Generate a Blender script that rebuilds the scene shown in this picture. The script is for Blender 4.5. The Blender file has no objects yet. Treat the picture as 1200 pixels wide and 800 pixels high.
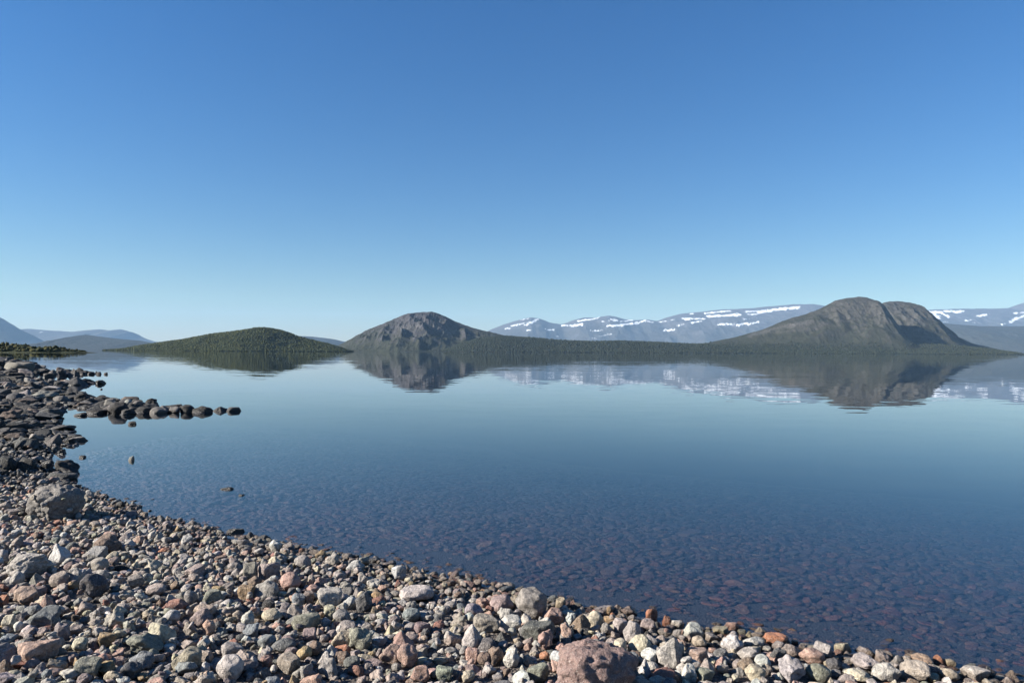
import bpy, bmesh, math, random
import numpy as np

# ------------------------------------------------------------------ camera, sky, sun, exposure
SC = bpy.context.scene
COL = SC.collection
EYE = 1.9                       # metres above the lake
F = 800.0                       # focal length in pixels of the 1200 x 800 photograph (24 mm on 36 mm)
PITCH = math.atan(12.3 / 800)
ROLL = math.atan(0.0049)
_f = np.array([0, math.cos(PITCH), math.sin(PITCH)])
_r0 = np.array([1.0, 0, 0])
_u0 = np.cross(_r0, _f)
CR = math.cos(ROLL) * _r0 + math.sin(ROLL) * _u0
CU = math.cos(ROLL) * _u0 - math.sin(ROLL) * _r0
CF = _f
CAM = np.array([0, 0, EYE])

cd = bpy.data.cameras.new("camera"); cam = bpy.data.objects.new("camera", cd); COL.objects.link(cam)
cd.lens = 24; cd.sensor_width = 36; cd.sensor_fit = 'HORIZONTAL'; cd.clip_start = 0.05; cd.clip_end = 90000
from mathutils import Matrix, Vector
cam.matrix_world = Matrix(((CR[0], CU[0], -CF[0], CAM[0]), (CR[1], CU[1], -CF[1], CAM[1]), (CR[2], CU[2], -CF[2], CAM[2]), (0, 0, 0, 1)))
SC.camera = cam

SUN_EL, SUN_AZ = 26.0, -101.0    # azimuth clockwise from +Y
world = bpy.data.worlds.new("World"); SC.world = world; world.use_nodes = True
wn = world.node_tree; bg = wn.nodes['Background']
sky = wn.nodes.new('ShaderNodeTexSky'); sky.sky_type = 'NISHITA'; sky.sun_disc = False
sky.sun_elevation = math.radians(SUN_EL); sky.sun_rotation = math.radians(SUN_AZ)
sky.air_density = 1.7; sky.dust_density = 0.1; sky.ozone_density = 7.0; sky.altitude = 1500
hs = wn.nodes.new('ShaderNodeHueSaturation'); hs.inputs['Saturation'].default_value = 1.21; hs.inputs['Hue'].default_value = 0.510
wn.links.new(sky.outputs[0], hs.inputs['Color']); wn.links.new(hs.outputs[0], bg.inputs[0])
bg.inputs[1].default_value = 0.040
sl = bpy.data.lights.new("sun", 'SUN'); sl.energy = 5.0; sl.angle = math.radians(0.53); sl.color = (1, 0.94, 0.85)
so = bpy.data.objects.new("sun", sl); COL.objects.link(so)
_a, _e = math.radians(SUN_AZ), math.radians(SUN_EL)
SUND = Vector((math.sin(_a) * math.cos(_e), math.cos(_a) * math.cos(_e), math.sin(_e)))
so.rotation_euler = SUND.to_track_quat('Z', 'Y').to_euler()
so.location = (-30, 0, 30)
SC.view_settings.view_transform = 'Standard'; SC.view_settings.look = 'None'
SC.view_settings.exposure = 1.62; SC.view_settings.gamma = 1.0; SC.view_settings.use_curve_mapping = False
SC.render.engine = 'CYCLES'
cy = SC.cycles
cy.use_denoising = True; cy.max_bounces = 8; cy.transparent_max_bounces = 12; cy.volume_bounces = 1
cy.caustics_reflective = False; cy.caustics_refractive = False
cy.sample_clamp_indirect = 6.0

# ------------------------------------------------------------------ helpers
def ray(px, py):
    return CF + (px - 600) / F * CR - (py - 400) / F * CU
def on_plane(px, py, z=0.0):
    d = ray(px, py); t = (z - EYE) / d[2]
    return CAM + d * t
def at_depth(px, py, Y):
    d = ray(px, py); return CAM + d * (Y / d[1])
def project(P):
    Q = np.asarray(P, float) - CAM
    w = Q @ CF
    w = np.where(np.abs(w) < 1e-6, 1e-6, w)
    return 600 + F * (Q @ CR) / w, 400 - F * (Q @ CU) / w, w

RNG = np.random.default_rng(11)
_LAT = np.random.default_rng(5).random((256, 256))
def vnoise(x, y):
    xi = np.floor(x).astype(int); yi = np.floor(y).astype(int)
    fx = x - xi; fy = y - yi
    fx = fx * fx * (3 - 2 * fx); fy = fy * fy * (3 - 2 * fy)
    L = lambda a, b: _LAT[a & 255, b & 255]
    return (L(xi, yi) * (1 - fx) + L(xi + 1, yi) * fx) * (1 - fy) + (L(xi, yi + 1) * (1 - fx) + L(xi + 1, yi + 1) * fx) * fy
def fbm(x, y, o=5, ridged=False):
    s = 0; a = 0.5; t = 0
    for k in range(o):
        n = vnoise(x * 2 ** k + 17.3 * k, y * 2 ** k + 9.1 * k)
        if ridged: n = 1 - np.abs(2 * n - 1)
        s = s + a * n; t += a; a *= 0.5
    return s / t

def mesh_from(name, verts, faces, smooth=True, cols=None, mat=None):
    """faces: (n,3) or (n,4) int array; cols: {attribute: (nverts,4)}"""
    me = bpy.data.meshes.new(name)
    verts = np.ascontiguousarray(verts, np.float32); faces = np.ascontiguousarray(faces, np.int32)
    n, k = faces.shape
    me.vertices.add(len(verts)); me.vertices.foreach_set('co', verts.ravel())
    me.loops.add(n * k); me.loops.foreach_set('vertex_index', faces.ravel())
    me.polygons.add(n); me.polygons.foreach_set('loop_start', np.arange(0, n * k, k, dtype=np.int32))
    me.polygons.foreach_set('loop_total', np.full(n, k, np.int32))
    if smooth: me.polygons.foreach_set('use_smooth', np.ones(n, bool))
    me.update(calc_edges=True)
    for a, c in (cols or {}).items():
        at = me.color_attributes.new(a, 'FLOAT_COLOR', 'POINT')
        at.data.foreach_set('color', np.ascontiguousarray(c, np.float32).ravel())
    if mat: me.materials.append(mat)
    return me
def link(name, me, kind=None, label=None, cat=None, group=None):
    o = bpy.data.objects.new(name, me); COL.objects.link(o)
    if kind: o['kind'] = kind
    if label: o['label'] = label
    if cat: o['category'] = cat
    if group: o['group'] = group
    return o
def grid_faces(nu, nv):
    i = np.arange(nu * nv).reshape(nu, nv)
    return np.stack([i[:-1, :-1], i[1:, :-1], i[1:, 1:], i[:-1, 1:]], -1).reshape(-1, 4)

class N:
    """small node-tree writer"""
    def __init__(s, name):
        s.m = bpy.data.materials.new(name); s.m.use_nodes = True
        s.t = s.m.node_tree; s.t.nodes.clear()
        s.out = s.t.nodes.new('ShaderNodeOutputMaterial')
    def new(s, typ, **kw):
        n = s.t.nodes.new(typ)
        for k, v in kw.items():
            if k.startswith('_'): n.inputs[k[1:].replace('_', ' ')].default_value = v
            else: setattr(n, k, v)
        return n
    def ln(s, a, b): s.t.links.new(a, b)
    def math(s, op, a, b=None, clamp=False):
        n = s.new('ShaderNodeMath', operation=op, use_clamp=clamp)
        for i, v in enumerate((a, b)):
            if v is None: continue
            if isinstance(v, (int, float)): n.inputs[i].default_value = v
            else: s.ln(v, n.inputs[i])
        return n.outputs[0]
    def noise(s, vec, scale, detail=3, rough=0.55, out='Fac'):
        n = s.new('ShaderNodeTexNoise', _Scale=scale, _Detail=detail, _Roughness=rough)
        if vec is not None: s.ln(vec, n.inputs['Vector'])
        return n.outputs[out]
    def ramp(s, fac, *stops):
        n = s.new('ShaderNodeValToRGB'); e = n.color_ramp.elements
        while len(e) < len(stops): e.new(0.5)
        for i, (p, c) in enumerate(stops):
            e[i].position = p
            e[i].color = (c, c, c, 1) if isinstance(c, (int, float)) else (*c, 1)
        s.ln(fac, n.inputs[0]); return n.outputs[0]
    def mix(s, f, a, b, mode='MIX'):
        n = s.new('ShaderNodeMix', data_type='RGBA', blend_type=mode)
        for i, v in ((0, f), (6, a), (7, b)):
            if isinstance(v, (int, float)): n.inputs[i].default_value = v
            elif isinstance(v, tuple): n.inputs[i].default_value = (*v, 1)
            else: s.ln(v, n.inputs[i])
        return n.outputs[2]
    def remap(s, v, a, b, c=0.0, d=1.0):
        n = s.new('ShaderNodeMapRange', _From_Min=a, _From_Max=b, _To_Min=c, _To_Max=d); n.interpolation_type = 'SMOOTHSTEP'
        s.ln(v, n.inputs[0]); return n.outputs[0]

def stone_material(name, submerged=False):
    g = N(name)
    pos = g.new('ShaderNodeNewGeometry').outputs['Position']
    at = g.new('ShaderNodeAttribute', attribute_name='tint').outputs['Color']
    oi = g.new('ShaderNodeObjectInfo')
    src = at if name.startswith('shingle') or name.startswith('lakebed') else oi.outputs['Color']
    big = g.noise(pos, 9.0, 4, 0.6); mid = g.noise(pos, 42.0, 4, 0.65); fine = g.noise(pos, 190.0, 3, 0.7)
    v = g.math('ADD', g.math('MULTIPLY', g.remap(big, 0.3, 0.7), 0.30), g.math('MULTIPLY', g.remap(mid, 0.32, 0.68), 0.55))
    v = g.math('ADD', v, 0.55)
    col = g.mix(1.0, src, v, 'MULTIPLY')
    # feldspar / mica speckle and lichen
    sp = g.ramp(fine, (0.36, 0.0), (0.44, 1.0))
    col = g.mix(g.math('MULTIPLY', g.math('SUBTRACT', 1.0, sp), 0.45), col, (0.05, 0.045, 0.04))
    pale = g.ramp(g.noise(pos, 120.0, 2, 0.6), (0.58, 0.0), (0.66, 1.0))
    col = g.mix(g.math('MULTIPLY', pale, 0.30), col, (0.56, 0.53, 0.48))
    lich = g.ramp(g.noise(pos, 26.0, 5, 0.7), (0.60, 0.0), (0.67, 1.0))
    col = g.mix(g.math('MULTIPLY', lich, 0.35), col, (0.10, 0.095, 0.085))
    z = g.new('ShaderNodeSeparateXYZ'); g.ln(pos, z.inputs[0])
    zz = g.math('ADD', z.outputs[2], g.math('MULTIPLY', g.math('SUBTRACT', mid, 0.5), 0.05))
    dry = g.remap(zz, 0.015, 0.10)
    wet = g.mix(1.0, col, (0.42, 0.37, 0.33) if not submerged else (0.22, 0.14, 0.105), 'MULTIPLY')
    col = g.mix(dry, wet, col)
    b = g.new('ShaderNodeBsdfPrincipled')
    g.ln(col, b.inputs['Base Color'])
    g.ln(g.math('ADD', g.math('MULTIPLY', dry, 0.5), 0.38), b.inputs['Roughness'])
    b.inputs['Specular IOR Level'].default_value = 0.35
    h = g.math('ADD', g.math('MULTIPLY', mid, 1.0), g.math('MULTIPLY', fine, 0.35))
    h = g.math('ADD', h, g.math('MULTIPLY', big, 2.0))
    bp = g.new('ShaderNodeBump', _Strength=1.0, _Distance=0.022); g.ln(h, bp.inputs['Height']); g.ln(bp.outputs[0], b.inputs['Normal'])
    g.ln(b.outputs[0], g.out.inputs['Surface'])
    return g.m

# ------------------------------------------------------------------ shoreline and ground
SHORE_PX = [(1330, 845), (1250, 818), (1170, 798), (1100, 785), (1000, 769), (940, 763), (880, 747), (800, 739), (740, 725), (690, 715), (640, 709),
            (590, 692), (520, 677), (470, 670), (430, 658), (380, 654), (330, 642), (300, 635), (255, 630), (235, 620), (200, 613), (170, 607),
            (152, 602), (150, 594), (128, 588), (104, 582), (92, 575), (76, 570), (66, 562), (55, 556), (50, 548), (48, 536), (58, 526), (55, 518), (50, 505), (38, 500),
            (46, 492), (30, 486), (52, 482), (66, 472), (88, 470), (84, 462), (60, 459), (66, 454), (58, 450), (36, 446), (30, 441), (42, 438), (40, 430), (20, 426), (-10, 421), (-90, 417)]
POLY = [tuple(on_plane(a, b)[:2]) for a, b in SHORE_PX]
POLY = POLY + [(-420, 300), (-900, 200), (-900, -900), (900, -900), (300, -150), (60, -22), (20, -6), (8, 0.5)]
POLY = np.array(POLY)
SPIT = np.array([on_plane(a, b)[:2] for a, b in [(60, 474), (110, 478), (150, 484), (190, 483), (230, 482), (265, 480), (285, 480)]])
def seg_dist(x, y, pts, closed):
    best = np.full(x.shape, 1e18)
    n = len(pts)
    for i in range(n if closed else n - 1):
        a, b = pts[i], pts[(i + 1) % n]
        ab = b - a; L = ab @ ab
        t = np.clip(((x - a[0]) * ab[0] + (y - a[1]) * ab[1]) / L, 0, 1)
        best = np.minimum(best, (x - a[0] - t * ab[0]) ** 2 + (y - a[1] - t * ab[1]) ** 2)
    return np.sqrt(best)
def sdf(x, y):
    x = np.asarray(x, float); y = np.asarray(y, float)
    inside = np.zeros(x.shape, bool); n = len(POLY)
    for i in range(n):
        (x1, y1), (x2, y2) = POLY[i], POLY[(i + 1) % n]
        if y1 == y2: continue
        c = ((y1 > y) != (y2 > y)) & (x < (x2 - x1) * (y - y1) / (y2 - y1) + x1)
        inside ^= c
    d = seg_dist(x, y, POLY, True)
    return np.where(inside, d, -d)
def ground_z(x, y, d=None):
    x = np.asarray(x, float); y = np.asarray(y, float)
    if d is None: d = sdf(x, y)
    land = 0.95 * (1 - np.exp(-np.maximum(d, 0) / 10.0)) + 0.0006 * np.maximum(d - 30, 0)
    t = np.maximum(-d, 0)
    bed = -(0.060 * t + 0.0022 * t * t)
    bed = np.maximum(bed, -9.0)
    bed = np.maximum(bed, -0.14 - 0.3 * seg_dist(x, y, SPIT, False))
    bump = 0.05 * (fbm(x * 0.9 + 40, y * 0.9 + 40, 3) - 0.5) * np.clip(np.abs(d) / 0.6, 0, 1)
    return np.where(d > 0, land, bed) + bump

g = N('ground_gravel')
pos = g.new('ShaderNodeNewGeometry').outputs['Position']
vo = g.new('ShaderNodeTexVoronoi', _Scale=55.0); g.ln(pos, vo.inputs['Vector'])
cc = g.ramp(g.noise(vo.outputs['Color'], 3.0, 1), (0.3, (0.07, 0.055, 0.045)), (0.5, (0.14, 0.115, 0.095)), (0.7, (0.24, 0.20, 0.17)))
edge = g.ramp(vo.outputs['Distance'], (0.25, 1.0), (0.62, 0.35))
cc = g.mix(1.0, cc, edge, 'MULTIPLY')
zz = g.new('ShaderNodeSeparateXYZ'); g.ln(pos, zz.inputs[0])
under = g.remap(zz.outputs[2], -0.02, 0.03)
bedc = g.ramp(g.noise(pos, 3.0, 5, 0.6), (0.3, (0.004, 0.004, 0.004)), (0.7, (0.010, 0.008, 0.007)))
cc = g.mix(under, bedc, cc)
hi = g.remap(zz.outputs[2], 1.0, 2.5)
cc = g.mix(hi, cc, (0.05, 0.06, 0.03))
b = g.new('ShaderNodeBsdfPrincipled', _Roughness=0.9); g.ln(cc, b.inputs['Base Color'])
bp = g.new('ShaderNodeBump', _Strength=0.8, _Distance=0.015); g.ln(vo.outputs['Distance'], bp.inputs['Height']); bp.invert = True
g.ln(bp.outputs[0], b.inputs['Normal']); g.ln(b.outputs[0], g.out.inputs[0])
GROUND_M = g.m
na, nr = 720, 260
ang = np.linspace(0, 2 * math.pi, na, endpoint=False)
rad = 0.4 * (24000 / 0.4) ** (np.linspace(0, 1, nr))
A, R = np.meshgrid(ang, rad, indexing='ij')
gx, gy = (R * np.sin(A)).ravel(), (R * np.cos(A)).ravel()
gz = ground_z(gx, gy)
gi = np.arange(na * nr).reshape(na, nr); gj = np.roll(gi, -1, 0)
gf = np.stack([gi[:, :-1], gi[:, 1:], gj[:, 1:], gj[:, :-1]], -1).reshape(-1, 4)
gv = np.vstack([np.stack([gx, gy, gz], 1), [[0, 0, float(ground_z(np.array([0.0]), np.array([0.0]))[0])]]])
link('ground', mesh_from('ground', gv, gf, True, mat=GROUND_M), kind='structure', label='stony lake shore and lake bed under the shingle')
# ------------------------------------------------------------------ lake
g = N('lake_water')
pos = g.new('ShaderNodeNewGeometry')
def ripple(scale_xyz, scale, detail, off):
    mp = g.new('ShaderNodeMapping'); mp.inputs['Scale'].default_value = scale_xyz; mp.inputs['Location'].default_value = (off, off * 2, off)
    g.ln(pos.outputs['Position'], mp.inputs[0])
    c = g.noise(mp.outputs[0], scale, detail, 0.5, 'Color')
    n = g.new('ShaderNodeVectorMath', operation='SUBTRACT'); g.ln(c, n.inputs[0]); n.inputs[1].default_value = (0.5, 0.5, 0.5)
    return n.outputs[0]
def vscale(v, s):
    n = g.new('ShaderNodeVectorMath', operation='SCALE'); g.ln(v, n.inputs[0])
    if isinstance(s, (int, float)): n.inputs['Scale'].default_value = s
    else: g.ln(s, n.inputs['Scale'])
    return n.outputs[0]
def vadd(a, b):
    n = g.new('ShaderNodeVectorMath', operation='ADD'); g.ln(a, n.inputs[0])
    if isinstance(b, tuple): n.inputs[1].default_value = b
    else: g.ln(b, n.inputs[1])
    return n.outputs[0]
calm = g.remap(g.noise(pos.outputs['Position'], 0.02, 3, 0.6), 0.40, 0.62, 0.35, 1.0)
rip = vadd(vscale(ripple((0.45, 1, 1), 1.6, 2, 3.0), 0.030), vscale(ripple((0.3, 1, 1), 0.25, 2, 8.0), 0.016))
rip = vscale(rip, calm)
flat = g.new('ShaderNodeVectorMath', operation='MULTIPLY'); g.ln(rip, flat.inputs[0]); flat.inputs[1].default_value = (0.6, 1, 0)
nrm = vadd(flat.outputs[0], (0, 0, 1))
nn = g.new('ShaderNodeVectorMath', operation='NORMALIZE'); g.ln(nrm, nn.inputs[0])
# unpolarised Fresnel reflectance of flat water, the same from above and below because the surface does not bend the rays
dt = g.new('ShaderNodeVectorMath', operation='DOT_PRODUCT'); g.ln(pos.outputs['Incoming'], dt.inputs[0]); g.ln(pos.outputs['Normal'], dt.inputs[1])
ci = g.math('ABSOLUTE', dt.outputs['Value']); gg_ = g.math('SQRT', g.math('ADD', g.math('MULTIPLY', ci, ci), 0.777))
ra = g.math('POWER', g.math('DIVIDE', g.math('SUBTRACT', gg_, ci), g.math('ADD', gg_, ci)), 2.0)
n2c = g.math('MULTIPLY', ci, 1.777)
rb = g.math('POWER', g.math('ABSOLUTE', g.math('DIVIDE', g.math('SUBTRACT', n2c, gg_), g.math('ADD', n2c, gg_))), 2.0)
refl = g.math('MULTIPLY', g.math('ADD', ra, rb), 0.5)
gl = g.new('ShaderNodeBsdfGlossy', _Roughness=0.0); gl.inputs['Color'].default_value = (1, 1, 1, 1); g.ln(nn.outputs[0], gl.inputs['Normal'])
tr = g.new('ShaderNodeBsdfTransparent'); tr.inputs[0].default_value = (0.86, 0.86, 0.90, 1)
df = g.new('ShaderNodeBsdfDiffuse'); df.inputs[0].default_value = (0.01, 0.08, 0.17, 1)
m1 = g.new('ShaderNodeMixShader'); m1.inputs[0].default_value = 0.015; g.ln(tr.outputs[0], m1.inputs[1]); g.ln(df.outputs[0], m1.inputs[2])
m2 = g.new('ShaderNodeMixShader'); g.ln(refl, m2.inputs[0]); g.ln(m1.outputs[0], m2.inputs[1]); g.ln(gl.outputs[0], m2.inputs[2])
g.ln(m2.outputs[0], g.out.inputs['Surface'])
va = g.new('ShaderNodeVolumeAbsorption', _Density=0.55); va.inputs[0].default_value = (0.15, 0.38, 0.55, 1)
g.ln(va.outputs[0], g.out.inputs['Volume'])
WATER_M = g.m
W = 24000.0
bm = bmesh.new(); bmesh.ops.create_cube(bm, size=1.0)
for v in bm.verts: v.co = (v.co.x * 2 * W, v.co.y * 2 * W, 0.0 if v.co.z > 0 else -40.0)
me = bpy.data.meshes.new('lake_water'); bm.to_mesh(me); bm.free(); me.materials.append(WATER_M)
link('lake_water', me, kind='structure', label='calm clear mountain lake mirroring the hills and sky')

# ------------------------------------------------------------------ hills and mountains
def prof_fn(pts, D):
    pts = sorted(pts)
    P = np.array([at_depth(a, b, D) for a, b in pts])
    xs = np.linspace(P[0, 0], P[-1, 0], 800)
    h = np.interp(xs, P[:, 0], np.maximum(P[:, 2], 0))
    k = np.exp(-np.linspace(-2, 2, 9) ** 2); k /= k.sum()
    hp = np.convolve(np.pad(h, 4, 'edge'), k, 'valid')
    return lambda x: np.interp(x, xs, hp, left=-3, right=-3)
class Comp:
    def __init__(s, pts, D, front, back, pw=1.3, rough=0.10, nscale=None, shift=0.0, seed=0.0, ridge_amp=0.02):
        s.H = prof_fn(pts, D); s.D = D; s.f = front; s.b = back; s.pw = pw; s.rough = rough; s.seed = seed; s.ra = ridge_amp
        P = [at_depth(a, b, D) for a, b in pts]
        s.x0, s.x1 = min(p[0] for p in P), max(p[0] for p in P)
        s.hm = max(p[2] for p in P); s.ns = nscale or 1.0 / s.hm; s.shift = shift
    def h(s, x, y):
        H = s.H(x)
        k = 0.30 + 0.70 * np.clip(H / s.hm, 0, 1)
        yc = s.D + s.shift * s.hm * (fbm(x * s.ns * 0.5 + s.seed, x * 0 + s.seed, 3) - 0.5)
        t = np.where(y < yc, 1 - (yc - y) / (s.f * k), 1 - (y - yc) / (s.b * k))
        tc = np.clip(t, 0, 1)
        S = 0.55 * tc ** s.pw + 0.45 * tc * tc * (3 - 2 * tc)
        n = fbm(x * s.ns * 2.2 + s.seed, y * s.ns * 2.2 + s.seed, 6, True) - 0.55
        z = H * S + s.rough * np.maximum(H, 0) * n * 4 * tc * (1 - tc) * 1.6
        z = z + s.ra * s.hm * (fbm(x * s.ns * 9 + s.seed, y * s.ns * 9, 4) - 0.5) * np.clip(H / s.hm * 2, 0, 1)
        return np.where(t <= 0, -4.0 - 0.03 * np.minimum(-t, 3) * s.hm, z)
def paint(verts, shapes, soft=0.7):
    px, py, w = project(verts)
    m = np.zeros(len(verts))
    jx = (fbm(px * 0.35, py * 0.7, 3) - 0.5) * 3.5; jy = (fbm(px * 0.35 + 50, py * 0.7 + 9, 3) - 0.5) * 2.2
    X, Y = px + jx, py + jy
    nz = (fbm(px * 0.9 + 3, py * 1.8 + 7, 4) - 0.5) * 2.2
    for pts, hw in shapes:
        best = np.full(len(verts), 1e9)
        for (ax, ay), (bx, by) in zip(pts[:-1], pts[1:]):
            dx, dy = bx - ax, by - ay; L = dx * dx + dy * dy + 1e-9
            t = np.clip(((X - ax) * dx + (Y - ay) * dy) / L, 0, 1)
            best = np.minimum(best, np.hypot((X - ax - t * dx) * 0.7, Y - ay - t * dy))
        m = np.maximum(m, np.clip((hw * 0.72 + 0.15 - best + nz * (0.5 + 0.5 * hw)) / soft, 0, 1))
    return m
def smax(hs_, k=6.0):
    if len(hs_) == 1: return hs_[0]
    hs_ = np.array(hs_); m = hs_.max(0)
    return m + k * np.log(np.exp((hs_ - m) / k).sum(0)) * np.clip(m / 30, 0, 1) * 0.6
def hill(name, comps, mat, nx, ny, label, snow=None, scree=None):
    x0 = min(c.x0 for c in comps); x1 = max(c.x1 for c in comps)
    y0 = min(c.D - c.f for c in comps); y1 = max(c.D + c.b for c in comps)
    X, Y = np.meshgrid(np.linspace(x0, x1, nx), np.linspace(y0, y1, ny), indexing='ij')
    Z = smax([c.h(X, Y) for c in comps])
    v = np.stack([X, Y, Z], -1).reshape(-1, 3)
    mk = np.zeros((len(v), 4)); mk[:, 3] = 1
    if snow: mk[:, 0] = paint(v, snow)
    if scree: mk[:, 1] = paint(v, scree, 5.0)
    me = mesh_from(name, v, grid_faces(nx, ny), True, {'cover': mk}, mat)
    return link(name, me, kind='structure', label=label)

def hill_material(name, rock, rock2, veg, veg2, veg_hi, veg_mix, unit):
    """rock and scrub: scrub thins out with height (veg_hi) and on steep ground"""
    g = N(name)
    geo = g.new('ShaderNodeNewGeometry'); pos = geo.outputs['Position']
    sp = g.new('ShaderNodeSeparateXYZ'); g.ln(pos, sp.inputs[0])
    ns = g.new('ShaderNodeSeparateXYZ'); g.ln(geo.outputs['Normal'], ns.inputs[0])
    n1 = g.noise(pos, 1.0 / unit, 6, 0.65); n2 = g.noise(pos, 6.0 / unit, 4, 0.65); n3 = g.noise(pos, 28.0 / unit, 2, 0.6)
    rc = g.mix(g.remap(n2, 0.35, 0.65), rock, rock2)
    vc = g.mix(g.remap(n3, 0.35, 0.65), veg, veg2)
    vc = g.mix(g.math('MULTIPLY', g.remap(n1, 0.42, 0.62), 0.5), vc, tuple(0.5 * (a + b) for a, b in zip(veg, rock)))
    hh = g.math('DIVIDE', sp.outputs[2], veg_hi)
    f = g.math('SUBTRACT', 1.0, hh)
    f = g.math('ADD', f, g.math('MULTIPLY', g.math('SUBTRACT', n1, 0.5), 3.0))
    f = g.math('ADD', f, g.math('MULTIPLY', g.math('SUBTRACT', n2, 0.5), 2.6))
    f = g.math('ADD', f, g.math('MULTIPLY', g.math('SUBTRACT', n3, 0.5), 1.8))
    f = g.math('ADD', f, g.math('MULTIPLY', g.math('SUBTRACT', ns.outputs[2], 0.86), 2.0))
    f = g.math('MULTIPLY', g.remap(f, -0.25, 0.45), veg_mix)
    c = g.mix(f, rc, vc)
    c = g.mix(1.0, c, g.ramp(n3, (0.3, 0.55), (0.7, 1.4)), 'MULTIPLY')
    at = g.new('ShaderNodeAttribute', attribute_name='cover'); sr = g.new('ShaderNodeSeparateColor'); g.ln(at.outputs['Color'], sr.inputs[0])
    scr = g.math('MULTIPLY', sr.outputs[1], g.remap(n2, 0.30, 0.55))
    c = g.mix(g.math('MULTIPLY', scr, 0.75), c, (0.085, 0.080, 0.078))
    c = g.mix(g.remap(sr.outputs[0], 0.1, 0.9), c, (0.62, 0.64, 0.66))
    b = g.new('ShaderNodeBsdfPrincipled', _Roughness=0.95); b.inputs['Specular IOR Level'].default_value = 0.1
    g.ln(c, b.inputs['Base Color'])
    bp = g.new('ShaderNodeBump', _Strength=0.9, _Distance=unit * 0.06); g.ln(g.math('ADD', n2, g.math('MULTIPLY', n3, 0.4)), bp.inputs['Height'])
    g.ln(bp.outputs[0], b.inputs['Normal']); g.ln(b.outputs[0], g.out.inputs[0])
    return g.m

ROCKY = hill_material('rocky_hill', (0.0282, 0.0269, 0.0289), (0.0618, 0.0585, 0.0605), (0.0174, 0.0208, 0.0101), (0.0282, 0.0302, 0.0134), 150.0, 0.9, 60.0)
DOME = hill_material('dome_hill', (0.0302, 0.0289, 0.0255), (0.0672, 0.0632, 0.0565), (0.0134, 0.0168, 0.0087), (0.0269, 0.0275, 0.0134), 260.0, 0.88, 60.0)
WOODED = hill_material('wooded_hill', (0.0420, 0.0386, 0.0294), (0.0588, 0.0504, 0.0420), (0.0235, 0.0302, 0.0101), (0.0420, 0.0454, 0.0151), 400.0, 1.0, 25.0)
RIDGE = hill_material('wooded_ridge', (0.0336, 0.0302, 0.0235), (0.0403, 0.0370, 0.0269), (0.0162, 0.0188, 0.0107), (0.0242, 0.0255, 0.0134), 500.0, 1.0, 50.0)
FAR = hill_material('far_hill', (0.0420, 0.0386, 0.0353), (0.0630, 0.0571, 0.0504), (0.0218, 0.0235, 0.0160), (0.0302, 0.0302, 0.0202), 500.0, 0.9, 300.0)
FELL = hill_material('snowy_fell', (0.058, 0.056, 0.057), (0.088, 0.084, 0.083), (0.0336, 0.0319, 0.0218), (0.0462, 0.0420, 0.0302), 700.0, 0.8, 350.0)

SNOW = [([(592, 385), (597, 384.5)], .9), ([(599, 381.5), (606, 381)], .8), ([(607, 380), (613, 378.5)], 1.1), ([(611, 375), (619, 373)], .7), ([(616, 380.5), (622, 378), (630, 374)], 1.4),
        ([(617, 387), (622, 387.5)], .8), ([(637, 385), (641, 385)], .8), ([(642, 386.5), (649, 386.5)], 1.1), ([(651, 393.5), (654, 393.5)], .6),
        ([(658, 381.5), (671, 381.5)], 1.0), ([(671, 382), (682, 380)], 1.7), ([(678, 376), (697, 373.5)], 1.4), ([(698, 373), (702, 371.5)], 1.0), ([(706, 377), (708, 377)], .8),
        ([(713, 376), (714, 376)], .8), ([(716, 374), (724, 375.5)], 1.2), ([(727, 376.5), (742, 375)], 1.0), ([(713, 382), (730, 380.5), (748, 378), (757, 375)], 1.5),
        ([(759, 376.5), (765, 377.5)], 1.0), ([(692, 387.5), (706, 387)], .7), ([(694, 396.5), (699, 396.5)], .7), ([(703, 394), (717, 391.5)], .5),
        ([(773, 377), (781, 376)], .8), ([(787, 375), (791, 374.5)], .7), ([(803, 374.5), (815, 373)], 1.0), ([(808, 368.5), (812, 367.5)], .9), ([(779, 387), (784, 387)], 1.1), ([(785, 386.8), (790, 386)], 1.2),
        ([(793, 381), (803, 380)], .6), ([(808, 378), (822, 376)], 1.2), ([(800, 373), (826, 373.5)], 1.3), ([(825, 367), (856, 364.5)], 1.0), ([(830, 370.5), (866, 369)], 1.7),
        ([(843, 380), (860, 380)], 1.3), ([(863, 381), (875, 379)], 1.6), ([(877, 380), (888, 377)], 1.6), ([(873, 365.5), (887, 364)], 1.0), ([(876, 368), (887, 368)], .9),
        ([(889, 366), (910, 362.5), (936, 360)], 1.9), ([(870, 374), (886, 373)], .8),
        ([(1085, 366), (1103, 366)], 2.1), ([(1090, 369), (1099, 371.5)], 3.0), ([(1104, 367), (1112, 371.5)], 1.4), ([(1107, 364.5), (1129, 364.5)], 1.3), ([(1118, 366.5), (1126, 365.5)], 1.5),
        ([(1145, 370.5), (1158, 368)], 1.3), ([(1132, 375), (1138, 375)], 1.2), ([(1105, 377), (1111, 377)], .8), ([(1141, 378), (1145, 378)], .8), ([(1188, 367), (1202, 366)], 1.3),
        ([(1183, 377), (1191, 373), (1204, 369)], 1.6), ([(1174, 380), (1177, 380)], .9), ([(1220, 366), (1250, 362)], 1.6)]
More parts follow.
